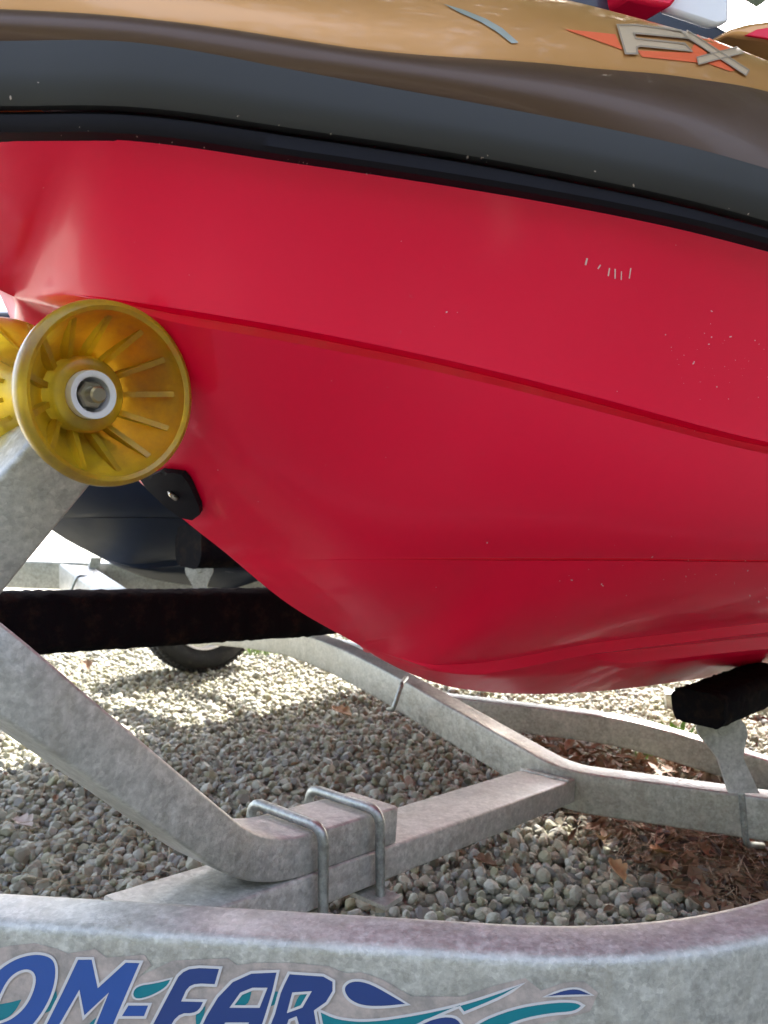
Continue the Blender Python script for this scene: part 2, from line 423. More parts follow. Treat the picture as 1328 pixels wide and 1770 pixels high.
for a, b, w in (((1184, 60), (1290, 128), 5), ((1284, 88), (1204, 108), 6)):
    q = thick(a, b, w); o = decal('lettering', [q], dk, M['dec_beige'], deck, .0013 if w == 5 else .0015, 8)
    decal('lettering_edge', stroke(q, 1.1), dk, M['dec_dark'], o, .0017 if w == 5 else .0019, 10)
decal('pinstripe', [[(766, 8), (800, 18), (840, 34), (868, 50), (896, 75), (884, 76), (858, 56), (832, 40), (796, 24)]], dk, M['dec_silver'], deck, .0008, 8)
hb = bvh_of(hull)
# scuffs and specks seen on the red side
for i, (x, y, l, w) in enumerate([(1014, 452, 12, 2.2), (1036, 461, 7, 1.6), (1052, 470, 14, 1.6), (1063, 473, 17, 1.6), (1074, 476, 15, 1.3), (1090, 472, 18, 1.4)]):
    decal('scuff', [thick((x+3*random.random(), y-l/2), (x+random.uniform(-3, 3), y+l/2), w/1.5)], hb, M['scuff'], hull, .0005)
bmp = bpy.data.meshes.new('scuff'); 
def specks(n, region, size, m, name, bv, par):
    bm = bmesh.new(); org = Vector((0, 0, CAM_Z))
    for _ in range(n):
        x, y = region(); r = size*random.uniform(.4, 1.2)*random.choice((1, 1, 2)); el_ = random.uniform(.5, 2.2); a0 = random.uniform(0, 3)
        vs = []
        for k in range(6):
            a = k*math.pi/3; q = Vector((r*math.cos(a)*el_, r*math.sin(a))); q.rotate(Matrix.Rotation(a0, 2))
            d = (P(x+q.x, y+q.y, 1)-org).normalized(); h = bv.ray_cast(org, d)
            if h[0] is None: break
            nn = h[1] if h[1].dot(d) < 0 else -h[1]; vs.append(bm.verts.new(h[0]+nn*.0004))
        if len(vs) == 6: bm.faces.new(vs)
    o = finish(name, bm, m, par, 0); o['kind'] = 'stuff'; return o
specks(42, lambda: (1328-abs(random.gauss(0, 90)), random.gauss(610, 50)), .55, M['scuff'], 'salt_specks', hb, hull)
specks(45, lambda: (1328-abs(random.gauss(0, 190)), random.gauss(1000, 60)), .55, M['scuff'], 'salt_specks', hb, hull)
specks(30, lambda: (random.uniform(60, 1300), random.uniform(280, 1000)), .7, M['scuff'], 'salt_specks', hb, hull)

lb = bvh_of(lipo); mb_ = bvh_of(bmo)
def liney(x): return 236+.155*max(x-60, 0)+.00005*max(x-500, 0)**2
specks(150, lambda: (lambda x: (x, liney(x)-random.uniform(2, 30)))(random.triangular(0, 1328, 1250)), .7, M['dot'], 'dried_dirt', lb, lipo)
specks(25, lambda: (lambda x: (x, liney(x)-random.uniform(40, 110)))(random.uniform(0, 1328)), 1.0, M['dot'], 'dried_dirt', mb_, bmo)
# black bow eye recess on the near side of the stem
eye = decal('bow_eye_plate', [[(252, 822), (285, 808), (322, 812), (334, 828), (350, 866), (351, 880), (338, 890), (318, 886), (296, 870), (262, 838)]], hb, M['lip'], ski, .004, 6)
md = eye.modifiers.new('s', 'SOLIDIFY'); md.thickness = .006; md.offset = 0
rod('bow_eye', smooth_path([P(291, 846, .705), P(296, 856, .690), P(306, 864, .694), P(303, 853, .705)], .006, 5), .0022, M['steel'], eye, 8)

# ------------------------------------------------------------------ top of the craft: hood parts at the upper right
def slab(name, pts, th, m, parent, smooth=40, bevel=.004, yoff=1):
    """solid piece: a 3D outline given thickness away from the viewer side along the craft's cross axis"""
    bm = bmesh.new(); d = -BX*th*yoff
    a = [bm.verts.new(p) for p in pts]; b = [bm.verts.new(p+d) for p in pts]
    bm.faces.new(a); bm.faces.new(b[::-1]); n = len(a)
    for k in range(n): bm.faces.new((a[k], b[k], b[(k+1) % n], a[(k+1) % n]))
    o = finish(name, bm, m, parent, smooth)
    if bevel:
        bv = o.modifiers.new('b', 'BEVEL'); bv.width = bevel; bv.segments = 2; bv.limit_method = 'ANGLE'
    return o
slab('hood_seal', [P(x, y, .80+(x-950)*.0006) for x, y in ((925, -60), (1130, -60), (1170, 0), (1220, 28), (1262, 52), (1330, 62), (1440, 90), (1440, 260), (1328, 150), (1240, 80), (1100, 40), (960, 20))], .12, M['hood'], ski, bevel=.008)
slab('engine_cover', [P(x, y, .84) for x, y in ((1060, -60), (1168, -60), (1172, -2), (1160, 12), (1128, 6), (1085, -4))], .1, M['red'], ski)
slab('hood_trim', [P(x, y, .86) for x, y in ((1150, 14), (1172, -6), (1185, -60), (1262, -60), (1262, 38), (1240, 44))], .012, M['white'], ski)
slab('mirror_housing', [P(x, y, .95) for x, y in ((1256, 58), (1272, 46), (1300, 38), (1340, 33), (1420, 30), (1420, 110), (1328, 68))], .09, M['gold'], ski, bevel=.006)
slab('mirror_inlay', [P(x, y, .945) for x, y in ((1290, 60), (1310, 50), (1345, 44), (1400, 50), (1400, 90), (1328, 66))], .004, M['red'], ski, bevel=.001)

# ------------------------------------------------------------------ second craft
O2 = Vector((-1.062, 1.878, .03))
jet_ski(O2, 'dark navy jet ski parked beyond the red one, only its underside showing at the left',
        list(np.arange(-.22, 1.3, .03))+list(np.arange(1.3, 2.15, .12)), [M['navy'], M['lip'], M['grey'], M['grey'], M['navy'], M['hood']])

# ------------------------------------------------------------------ trailer
tr = empty('boat_trailer', (0, 1.6, 0), 'galvanised two place jet ski trailer with bent tube rails, U-bolts and blue lettered front rail', 'trailer')
FRZ = .34
fr_path = smooth_path([Vector((-1.15, .772, FRZ-.05)), Vector((.245, .6133, FRZ-.05)), Vector((.78, .89, FRZ-.05))], [.15], 14)
front = tube('front_rail', fr_path, .055, .11, M['galv'], tr, .011)
cd = Vector((.494, .6, -.0898)); cdn = cd.normalized(); cper = Vector((-.772, .636, 0))
Pn0 = P(365, 1575, .75); Pn1 = P(975, 1355, 1.35)
cr0 = Pn0-cdn*.06+cper*.05-Vector((0, 0, .021)); cr1 = Pn1+cdn*.045+cper*.05-Vector((0, 0, .021))
cross = tube('cross_member', [cr0, cr1], .10, .042, M['galv'], tr, .004)
off = Vector((0, .025, -.0375))
main = tube('main_rail', smooth_path([P(1560, 1412, 1.24)+off, P(985, 1333, 1.39)+off, P(560, 1093, 1.9)+off, P(400, 1078, 2.6)+off, P(-100, 1070, 3.3)+off], [.05, .3, .3], 8), .05, .075, M['galv2'], tr, .005)
tube('side_rail', smooth_path([P(760, 1222, 2.15), P(1080, 1262, 2.0), P(1340, 1340, 1.85), P(1560, 1420, 1.8)], .1), .05, .075, M['galv2'], tr)
tube('rear_cross_member', [P(1150, 1210, 2.7), P(1600, 1216, 2.5)], .06, .06, M['galv2'], tr)
tube('side_rail', [P(-160, 986, 2.5), P(700, 1012, 2.3)], .05, .088, M['galv2'], tr)
tube('rear_cross_member', [P(110, 984, 2.55), P(215, 1062, 1.95)], .085, .085, M['galv'], tr)
slab('mounting_tab', [P(x, y, 2.36) for x, y in ((158, 964), (176, 964), (166, 1012), (146, 1012))], .01, M['galv'], tr, bevel=.001)
rod('u_bolt', smooth_path([P(122, 1024, 2.2), P(134, 995, 2.2), P(160, 997, 2.25), P(160, 1020, 2.25)], .015), .004, M['zinc'], tr)
rod('u_bolt', smooth_path([P(703, 1172, 1.66), P(695, 1182, 1.60), P(680, 1226, 1.585), P(672, 1226, 1.64)], .01), .005, M['zinc'], tr)

def weld(a, b, name='weld_bead'):
    k = 26; pth = [a.lerp(b, i/k)+Vector((random.gauss(0, 1), random.gauss(0, 1), random.gauss(0, 1)))*.0006 for i in range(k+1)]
    rod(name, pth, .0035, M['galv2'], tr, 8)
je = Pn1+cdn*.02
weld(je+Vector((0, 0, .001)), je+cper*.098+Vector((0, 0, .001)))
# bent roller arm, clamped on the cross member
up_c = Vector((0, 0, 1))
def on_cross(t, h): return Pn0+cd*t+cper*.045+Vector((0, 0, h))
arm_h = .047
a0 = on_cross(.385, arm_h/2); a1 = on_cross(.085, arm_h/2-.001)
armp = smooth_path([a0, a1, P(-20, 1160, .60), P(-150, 1070, .585), P(-110, 1005, .59), P(128, 725, .625)], [.075, .05, .06, .05], 10)
def sweep_arm():
    q = [armp[0]]
    for a, b in zip(armp[:-1], armp[1:]):
        k = max(1, int((b-a).length/.03)); q += [a.lerp(b, j/k) for j in range(1, k+1)]
    bm = bmesh.new()
    side = cper.normalized()
    n = len(q); rings = []
    for i, p in enumerate(q):
        t = (q[min(i+1, n-1)]-q[max(i-1, 0)]).normalized()
        sd_ = (side - t*side.dot(t)).normalized(); u = sd_.cross(t)
        hh = arm_h + .012*smst(i/n, .2, .7)
        rings.append([bm.verts.new(p+sd_*a*.086+u*b*hh) for a, b in rprof(1, 1, .07, 3)])
    for A_, B_ in zip(rings[:-1], rings[1:]):
        for k in range(len(A_)): bm.faces.new((A_[k], A_[(k+1) % len(A_)], B_[(k+1) % len(A_)], B_[k]))
    bm.faces.new(rings[0]); bm.faces.new(rings[-1][::-1])
    return finish('roller_arm', bm, M['galv'], tr, 40)
arm = sweep_arm()
def ubolt(t):
    c = Pn0+cd*t; pr = .0065
    nearb = c-cper*.012; farb = c+cper*.112
    top = arm_h+.008
    pth = smooth_path([farb+Vector((0, 0, -.075)), farb+Vector((0, 0, top)), nearb+Vector((0, 0, top)), nearb+Vector((0, 0, -.078))], .02, 8)
    u = rod('u_bolt', pth, pr, M['zinc'], tr)
    bm = bmesh.new(); z0 = Vector((0, 0, -.052))
    sweep(bm, [nearb-cper*.022+z0, farb+cper*.022+z0], rprof(.034, .006, .001)); finish('clamp_plate', bm, M['galv2'], u, 40)
    for b in (nearb, farb):
        bm = bmesh.new(); lathe(bm, [(0, 0), (.011, 0), (.011, .010), (0, .010)], frame_axis(b+Vector((0, 0, -.066)), (0, 0, 1)), 6); finish('nut', bm, M['steel'], u, 20)
ubolt(.19); ubolt(.32)

# ---- rollers
rc = P(196, 682, .535); rdir = Vector((-.75, .66, .10)).normalized()
roll = empty('roller', rc); roll.parent = tr; roll.matrix_parent_inverse = wmat(tr).inverted()
def bell(c, d, name='roller_bell'):
    Mx = frame_axis(c, d); bm = bmesh.new()
    prof = [(.0585, .004), (.0585, .0), (.0615, -.002), (.0650, .0), (.0662, .006), (.0645, .014), (.058, .026), (.048, .042), (.038, .056), (.030, .070), (.0265, .085),
            (.0175, .085), (.0175, .036), (.0190, .034), (.0258, .034), (.0278, .036), (.0286, .040), (.0288, .050), (.032, .049), (.038, .043), (.047, .029), (.055, .014)]
    lathe(bm, prof, Mx, 64, closed=True)
    o = finish(name, bm, M['amber'], roll, 50)
    return o, Mx
b1, Mx = bell(rc, rdir)
NR = 13
for k in range(NR):
    a = 2*math.pi*k/NR+.12; bm = bmesh.new()
    pr = [(.0280, .041), (.0560, .010), (.055, .016), (.047, .031), (.038, .045), (.032, .051), (.0275, .050)]
    n = len(pr); th = .0021
    R_ = Mx @ Matrix.Rotation(a, 4, 'Z')
    A_ = [bm.verts.new(R_ @ Vector((r, -th, z))) for r, z in pr]; B_ = [bm.verts.new(R_ @ Vector((r, th, z))) for r, z in pr]
    bm.faces.new(A_); bm.faces.new(B_[::-1])
    for j in range(n): bm.faces.new((A_[j], B_[j], B_[(j+1) % n], A_[(j+1) % n]))
    finish('rib', bm, M['amber'], roll, 0)
bm = bmesh.new(); lathe(bm, [(.0125, .052), (.0130, .0285), (.0142, .0275), (.0176, .0275), (.0180, .029), (.0180, .07), (.0075, .07), (.0075, .052)], Mx, 48, True); finish('bushing', bm, M['nylon'], roll, 40)
bm = bmesh.new(); lathe(bm, [(0, .020), (.0048, .020), (.0062, .0215), (.0062, .17), (0, .17)], Mx, 24); finish('axle_bolt', bm, M['steel'], roll, 40)
bm = bmesh.new(); lathe(bm, [(0, .030), (.0095, .030), (.0108, .0315), (.0108, .052), (0, .052)], Mx, 6); finish('nut', bm, M['steel'], roll, 25)
c2 = rc+rdir*.185
b2, Mx2 = bell(c2, -rdir)
for k in range(NR):        # raised ribs on the outside of the far bell
    a = 2*math.pi*k/NR; bm = bmesh.new(); R_ = Mx2 @ Matrix.Rotation(a, 4, 'Z'); th = .0018
    pr = [(.058, .0265), (.048, .0425), (.038, .0565), (.030, .0705), (.033, .0705), (.042, .056), (.053, .040), (.0615, .0265)]
    A_ = [bm.verts.new(R_ @ Vector((r, -th, z))) for r, z in pr]; B_ = [bm.verts.new(R_ @ Vector((r, th, z))) for r, z in pr]
    bm.faces.new(A_); bm.faces.new(B_[::-1]); n = len(pr)
    for j in range(n): bm.faces.new((A_[j], B_[j], B_[(j+1) % n], A_[(j+1) % n]))
    finish('rib', bm, M['amber'], roll, 0)

# ---- bunks and their brackets
def bunk(pts, w, h, r=.014):
    p = [Vector(q) for q in pts]; q = []
    for a, b in zip(p[:-1], p[1:]):
        k = max(1, int((b-a).length/.008)); q += [a.lerp(b, j/k) for j in range(k)]
    q.append(p[-1]); bm = bmesh.new(); sweep(bm, q, rprof(w, h, r, 6))
    for v in bm.verts: v.co += Vector((random.gauss(0, 1), random.gauss(0, 1), random.gauss(0, 1)))*.0007
    return finish('bunk', bm, M['carpet'], tr, 60)
bunk([P(-260, 1078, .86), P(0, 1078, 1.0), P(540, 1057, 1.35), P(760, 1040, 1.8)], .04, .086)
d1 = AX
bb = bunk([P(1205, 1224, 1.14), P(1205, 1224, 1.14)+AX*.24+Vector((0, 0, .012))], .085, .052, .018)
bunk([P(325, 945, 1.80), P(325, 945, 1.80)+AX*.9+Vector((0, 0, -.02))], .15, .10, .035)
def bracket(c, sc, par, lean=0):
    """plate with round head and hole, foot on the rail; c is the head centre"""
    up = Vector((0, 0, 1)); rt = Vector((1, 0, 0)); out = []
    hd = .034*sc; n = 22
    out = [(-.014*sc, -.10*sc), (-.018*sc, -.045*sc)]
    out += [(hd*math.cos(a)*1.15, hd*math.sin(a)) for a in [math.radians(215-250*k/n) for k in range(n+1)]]
    out += [(.022*sc, -.045*sc), (.034*sc, -.10*sc)]
    bm = bmesh.new(); th = .007*sc
    A_ = [bm.verts.new(c+rt*(x+lean*y)+up*y) for x, y in out]; B_ = [bm.verts.new(c+rt*(x+lean*y)+up*y+Vector((0, th, 0))) for x, y in out]
    bm.faces.new(A_); bm.faces.new(B_[::-1]); m_ = len(out)
    for j in range(m_): bm.faces.new((A_[j], B_[j], B_[(j+1) % m_], A_[(j+1) % m_]))
    o = finish('bunk_bracket', bm, M['galv'], par, 40)
    bm = bmesh.new(); lathe(bm, [(0, -.003), (.0075*sc, -.003), (.0085*sc, -.001), (.0085*sc, .003)], frame_axis(c, (0, 1, 0)), 20); finish('bolt_head', bm, M['galv2'], o, 40)
    return o
br = bracket(P(1249, 1262, 1.19), 1.0, tr, -.25)
rod('u_bolt', smooth_path([P(1278, 1362, 1.36), P(1281, 1358, 1.285), P(1290, 1460, 1.285), P(1318, 1462, 1.36)], .02), .0055, M['zinc'], br)
bracket(P(344, 985, 2.0), .95, tr)
# ---- wheel
wc = Vector((-.815, 3.36, .255)); wd = BX
bm = bmesh.new(); pr = []
for a in range(0, 361, 20):
    pr.append((.205+.055*math.sin(math.radians(a))*(1 if math.sin(math.radians(a)) > 0 else 1.0), .085*math.cos(math.radians(a))))
wh = empty('wheel', wc); wh.parent = tr; wh.matrix_parent_inverse = wmat(tr).inverted()
lathe(bm, pr[:-1], frame_axis(wc, wd), 56, True); finish('tyre', bm, M['tyre'], wh, 40)
bm = bmesh.new(); lathe(bm, [(0, .045), (.05, .05), (.07, .02), (.13, .02), (.150, .07), (.160, .07), (.160, -.07)], frame_axis(wc, wd), 40); finish('rim', bm, M['white'], wh, 40)
tb = bmesh.new()
for k in range(70):
    a = 2*math.pi*k/70; Mx_ = frame_axis(wc, wd) @ Matrix.Rotation(a, 4, 'Z')
    for zz in (-.055, -.02, .02, .055):
        m4 = Mx_ @ Matrix.Translation((.255+(.004 if abs(zz) < .03 else -.004), 0, zz)) @ Matrix.Diagonal((.014, .014, .028, 1))
        bmesh.ops.create_cube(tb, size=1, matrix=m4)
tk = finish('tread', tb, M['tyre'], wh, 0); tk['kind'] = 'stuff'
rod('axle', [wc+BX*.12, wc+BX*1.5], .025, M['galv2'], tr)
tube('spring', smooth_path([P(328, 1108, 3.0), P(350, 1116, 3.0), P(372, 1104, 3.0), P(412, 1108, 2.95)], .05), .05, .015, M['galv'], tr, .003)

# ---- sticker on the front rail
fb = bvh_of(front)
stk = decal('sticker', [[(-60, 1640), (-30, 1645), (20, 1634), (60, 1630), (100, 1640), (118, 1648), (165, 1640), (185, 1655), (250, 1650), (262, 1668), (240, 1688), (300, 1660), (395, 1656), (410, 1668), (440, 1664), (500, 1664),
        (570, 1670), (598, 1682), (625, 1680), (660, 1692), (712, 1722), (800, 1722), (860, 1702), (908, 1690), (935, 1712), (975, 1698), (1010, 1696), (1034, 1716), (1020, 1748), (960, 1764), (900, 1776), (860, 1830), (-60, 1830)]], fb, M['vinyl_back'], front, .0005, 30)
def chaikin(lp, turn=75):
    n = len(lp); out = []
    for i in range(n):
        a, b, c = Vector(lp[i-1]), Vector(lp[i]), Vector(lp[(i+1) % n])
        ang = math.degrees((b-a).angle(c-b, 0))
        if ang > turn: out.append(tuple(b))
        else: out += [tuple(b.lerp(a, .25)), tuple(b.lerp(c, .25))]
    return out
def glyph(loops, m, h, name='letter', white=2.4, soft=None):
    if soft is None: soft = name != 'letter' or len(loops[0]) == 12
    if soft: loops = [chaikin(chaikin(l), 60) for l in loops]
    o = decal(name, loops, fb, m, front, .0008+h, 30)
    if white:
        for l in loops: decal('letter_edge', stroke(l, white), fb, M['vinyl_white'], o, .0011+h, 30)
    return o
T_ = M['vinyl_teal']; V = M['vinyl_blue']; NV = M['vinyl_navy']
glyph([[(-10, 1737), (14, 1733), (38, 1727), (26, 1750), (5, 1764), (-14, 1764)]], T_, 0, 'wave', 0)
glyph([[(78, 1742), (90, 1720), (98, 1712), (100, 1728), (92, 1745), (74, 1752)]], T_, 0, 'wave', 0)
glyph([[(236, 1702), (270, 1697), (298, 1690), (290, 1706), (262, 1722), (236, 1728), (228, 1718)]], T_, 0, 'wave', 1.6)
glyph([[(140, 1790), (160, 1762), (180, 1752), (170, 1790)]], T_, 0, 'wave', 0)
glyph([[(338, 1748), (356, 1738), (352, 1762), (340, 1775)]], T_, 0, 'wave', 0)
glyph([[(398, 1740), (418, 1714), (436, 1710), (430, 1738)]], T_, 0, 'wave', 0)
glyph([[(462, 1738), (470, 1712), (486, 1714), (476, 1738)]], T_, 0, 'wave', 0)
glyph([[(508, 1742), (518, 1716), (540, 1716), (528, 1734)]], T_, 0, 'wave', 0)
glyph([[(552, 1745), (585, 1760), (640, 1764), (720, 1752), (790, 1737), (840, 1722), (905, 1699), (870, 1722), (802, 1750), (794, 1739), (740, 1762), (680, 1790), (640, 1810), (565, 1810)]], T_, .0, 'wave')
glyph([[(819, 1768), (885, 1741), (951, 1730), (995, 1729), (1008, 1737), (995, 1749), (951, 1752), (896, 1763), (840, 1790), (800, 1800)]], T_, .0, 'wave')
glyph([[(940, 1722), (973, 1709), (1000, 1706), (1024, 1719), (985, 1720)]], NV, .0, 'drop', 1.8)
glyph([[(592, 1708), (602, 1695), (622, 1692), (650, 1701), (706, 1735), (670, 1740), (628, 1740), (602, 1728)]], NV, .0, 'drop')
glyph([[(716, 1770), (768, 1752), (800, 1760), (808, 1810), (700, 1810)]], NV, .0002, 'drop')
glyph([[(-50, 1795), (-44, 1735), (-14, 1684), (22, 1656), (60, 1645), (90, 1650), (101, 1668), (98, 1702), (84, 1738), (60, 1772), (26, 1806), (-20, 1820)],
       [(-8, 1752), (2, 1722), (16, 1694), (32, 1680), (50, 1675), (62, 1684), (60, 1706), (46, 1736), (22, 1758), (0, 1766)]], V, .0004)
glyph([[(135, 1655), (162, 1655), (172, 1702), (218, 1660), (246, 1661), (224, 1712), (200, 1768), (186, 1806), (150, 1806), (187, 1718), (146, 1758), (138, 1714), (104, 1774), (90, 1806), (60, 1806), (80, 1768), (108, 1712)]], V, .0004)
glyph([[(222, 1734), (261, 1734), (252, 1757), (208, 1757)]], V, .0004)
glyph([[(317, 1668), (383, 1671), (374, 1702), (330, 1700), (318, 1727), (356, 1728), (344, 1752), (306, 1752), (286, 1806), (244, 1806), (268, 1760), (292, 1714)]], NV, .0004)
glyph([[(482, 1677), (435, 1679), (402, 1694), (376, 1721), (356, 1754), (332, 1806), (372, 1806), (392, 1768), (428, 1768), (412, 1806), (444, 1806), (462, 1752), (474, 1712)],
       [(402, 1738), (418, 1716), (438, 1708), (460, 1708), (448, 1738)]], NV, .0004)
glyph([[(500, 1680), (560, 1684), (578, 1694), (578, 1712), (566, 1732), (546, 1746), (550, 1770), (562, 1806), (526, 1806), (512, 1758), (502, 1762), (486, 1806), (452, 1806), (474, 1750), (484, 1714), (490, 1700)],
       [(508, 1716), (536, 1714), (522, 1738), (500, 1746)]], NV, .0004)

# ------------------------------------------------------------------ ground
def plane(name, x0, x1, y0, y1, z, m, nx=1, ny=1):
    bm = bmesh.new(); vs = [[bm.verts.new((x0+(x1-x0)*i/nx, y0+(y1-y0)*j/ny, z)) for i in range(nx+1)] for j in range(ny+1)]
    for j in range(ny):
        for i in range(nx): bm.faces.new((vs[j][i], vs[j][i+1], vs[j+1][i+1], vs[j+1][i]))
    o = finish(name, bm, m, None, 0); o['kind'] = 'structure'; return o
gm = mat('gravel ground', (.3, .28, .22), .95)
vt = N(gm, 'ShaderNodeTexVoronoi'); vt.inputs['Scale'].default_value = 38; tc = N(gm, 'ShaderNodeTexCoord')
gm.node_tree.links.new(tc.outputs['Object'], vt.inputs['Vector'])
gc = mix(gm, .6, ramp(gm, vt.outputs['Color'], [(.1, (.22, .20, .16)), (.5, (.34, .32, .27)), (.9, (.46, .43, .36))]), ramp(gm, noise(gm, 1.1, 5), [(.4, (.26, .25, .20)), (.7, (.42, .39, .33))]))
setc(gm, gc); bump(gm, vt.outputs['Distance'], .8, .01)
plane('ground', -150, 150, -100, 300, -.028, gm)

def ico(sub):
    bm = bmesh.new(); bmesh.ops.create_icosphere(bm, subdivisions=sub, radius=1)
    v = np.array([x.co for x in bm.verts]); f = np.array([[q.index for q in p.verts] for p in bm.faces]); bm.free(); return v, f
def variants(sub, n):
    v, f = ico(sub); out = []
    for _ in range(n):
        w = v.copy()
        for _ in range(7):
            nn = rng.normal(size=3); nn /= np.linalg.norm(nn); d = rng.uniform(.48, .82)
            t = w @ nn; w -= np.maximum(t-d, 0)[:, None]*nn*.97
        w *= rng.uniform(.75, 1.2, 3)*np.array([1, 1, .75]); out.append(w)
    return out, f
def stones(name, pos, size, var, faces, m):
    n = len(pos); nv = len(var[0]); nf = len(faces)
    V_ = np.empty((n, nv, 3), np.float32); ids = rng.integers(0, len(var), n)
    q = rng.normal(size=(n, 4)); q[:, 1:3] *= .45; q /= np.linalg.norm(q, axis=1)[:, None]
    w, x, y, z = q.T
    Rm = np.stack([1-2*(y*y+z*z), 2*(x*y-z*w), 2*(x*z+y*w), 2*(x*y+z*w), 1-2*(x*x+z*z), 2*(y*z-x*w), 2*(x*z-y*w), 2*(y*z+x*w), 1-2*(x*x+y*y)], 1).reshape(n, 3, 3)
    base = np.array(var)[ids]*size[:, None, None]
    V_ = np.einsum('nij,nkj->nki', Rm, base)+pos[:, None, :]
    FF = (faces[None]+(np.arange(n)*nv)[:, None, None]).reshape(-1)
    me = bpy.data.meshes.new(name); me.vertices.add(n*nv); me.vertices.foreach_set('co', V_.reshape(-1).astype(np.float32))
    me.loops.add(n*nf*3); me.loops.foreach_set('vertex_index', FF.astype(np.int32))
    me.polygons.add(n*nf); me.polygons.foreach_set('loop_start', np.arange(0, n*nf*3, 3, dtype=np.int32))
    me.polygons.foreach_set('loop_total', np.full(n*nf, 3, np.int32))
    at = me.attributes.new('tint', 'FLOAT', 'POINT'); at.data.foreach_set('value', np.repeat(rng.random(n), nv).astype(np.float32))
    me.update(calc_edges=True); me.polygons.foreach_set('use_smooth', [nf < 50]*(n*nf))
    o = link_mesh(name, me, m); o['kind'] = 'stuff'; return o
sm = mat('pebble stone', (.35, .32, .25), .85)
at = N(sm, 'ShaderNodeAttribute', attribute_name='tint')
c = ramp(sm, at.outputs['Fac'], [(0, (.13, .12, .10)), (.25, (.27, .255, .185)), (.42, (.36, .345, .28)), (.6, (.25, .24, .14)), (.78, (.44, .43, .36)), (1, (.17, .17, .165))])
c = mix(sm, ramp(sm, noise(sm, 60, 5, .7), [(.4, g(0)), (.75, g(.6))]), c, (.20, .17, .11), 'MIX')
setc(sm, c); bump(sm, noise(sm, 260, 4, .7), .35, .002)
def scatter(y0, y1, sp, r, lift=0, keep=1.0):
    out = []
    nx = int(((1.16*y1+.9))/sp)+1; ny = int((y1-y0)/sp)+1
    j, i = np.meshgrid(np.arange(ny), np.arange(nx), indexing='ij')
    Y = y0+j*sp+rng.uniform(-.42, .42, j.shape)*sp; X = (i-nx/2)*sp+(j % 2)*sp*.5+rng.uniform(-.42, .42, j.shape)*sp
    ok = (np.abs(X) < .58*Y+.42) & (rng.random(X.shape) < keep)
    X, Y = X[ok], Y[ok]
    und = .006*np.sin(X*7+Y*3)+.005*np.sin(Y*9-X*4)
    Z = und-.012+lift+rng.uniform(-.005, .006, X.shape)
    s = r*rng.lognormal(0, .32, X.shape)
    return np.stack([X, Y, Z], 1), np.clip(s, r*.5, r*1.9)
v3, f3 = variants(3, 10); v2, f2 = variants(2, 12); v1, f1 = variants(1, 8)
for y0, y1, sp, r, vv, ff in ((.7, 1.45, .0165, .0098, v3 if False else v2, f2), (1.45, 2.6, .0172, .0102, v2, f2), (2.6, 5.2, .021, .0122, v1, f1)):
    p, s = scatter(y0, y1, sp, r); p2, s2 = scatter(y0, y1, sp*1.5, r*1.02, .011, .8)
    stones('gravel', np.concatenate([p, p2]), np.concatenate([s, s2]), vv, ff, sm)

# ------------------------------------------------------------------ leaves, litter, weeds
def leaf_mat(name, a, b):
    m = mat(name, a, .7); setc(m, mix(m, ramp(m, noise(m, 55, 5), [(.35, g(0)), (.7, g(1))]), a, b))
    m.node_tree.nodes['Principled BSDF'].inputs['Subsurface Weight'].default_value = 0; return m
ML = [leaf_mat('tan dry leaf', (.46, .27, .13), (.32, .17, .075)), leaf_mat('brown dry leaf', (.19, .105, .055), (.10, .058, .035)),
      leaf_mat('pale dry leaf', (.50, .42, .36), (.38, .30, .24)), leaf_mat('rusty dry leaf', (.25, .135, .07), (.14, .08, .045))]
def leaf(c, L, wd_, rz, tilt, curl, m, label, lobes=3, cat='leaf'):
    bm = bmesh.new(); n = 18; rows = []
    rot = Matrix.Rotation(rz, 4, 'Z') @ Matrix.Rotation(tilt, 4, 'X')
    for i in range(n+1):
        t = i/n; hw = wd_*math.sin(math.pi*min(1, t*1.02))**.7*(.62+.38*abs(math.cos(lobes*math.pi*t)))*(1-.35*t)
        if i in (0, n): hw = .0006
        r_ = []
        for k, u in enumerate((-1, -.55, 0, .55, 1)):
            x = u*hw; y = (t-.5)*L+abs(u)*hw*.35
            z = curl*(u*u)*hw+.25*curl*L*(t-.5)**2*2+.0015*math.sin(9*t+4*u)
            r_.append(bm.verts.new(Vector(c)+(rot @ Vector((x, y, z)))))
        rows.append(r_)
    for a, b in zip(rows[:-1], rows[1:]):
        for k in range(4): bm.faces.new((a[k], a[k+1], b[k+1], b[k]))
    st = [Vector(c)+(rot @ Vector((0, -L/2-.018*q/3, .004*q))) for q in range(4)]
    sweep(bm, [Vector(c)+(rot @ Vector((0, -L/2+.004, 0)))]+st, cprof(.0008, 5))
    o = finish('dry_leaf', bm, m, None, 60); tag(o, label, cat); return o
def gp(px, py, z=.012): Y = (CAM_Z-z)*F/(py-885); v = P(px, py, Y); return v
leaf(gp(1043, 1452, .03), .045, .020, 2.9, .5, .8, ML[0], 'upper of the two curled tan leaves on the gravel below the rail at right', 2)
leaf(gp(1066, 1506, .028), .050, .022, .4, .45, .9, ML[0], 'lower tan curled leaf standing on the gravel at right of the clear patch')
leaf(gp(838, 1492, .02), .05, .024, 1.2, .2, .6, ML[1], 'dark brown leaf lying on gravel just below the cross member')
leaf(gp(893, 1503, .02), .035, .010, .2, .5, .6, ML[3], 'narrow rust coloured leaf standing in the gravel beside the dark brown leaf')
leaf(gp(455, 1268, .02), .055, .022, 1.9, .25, .5, ML[2], 'pale pinkish leaf on the shaded gravel left of the slanting rail')
leaf(gp(545, 1258, .02), .055, .020, 1.4, .15, .5, ML[2], 'pale grey leaf on the gravel just below the slanting rail')
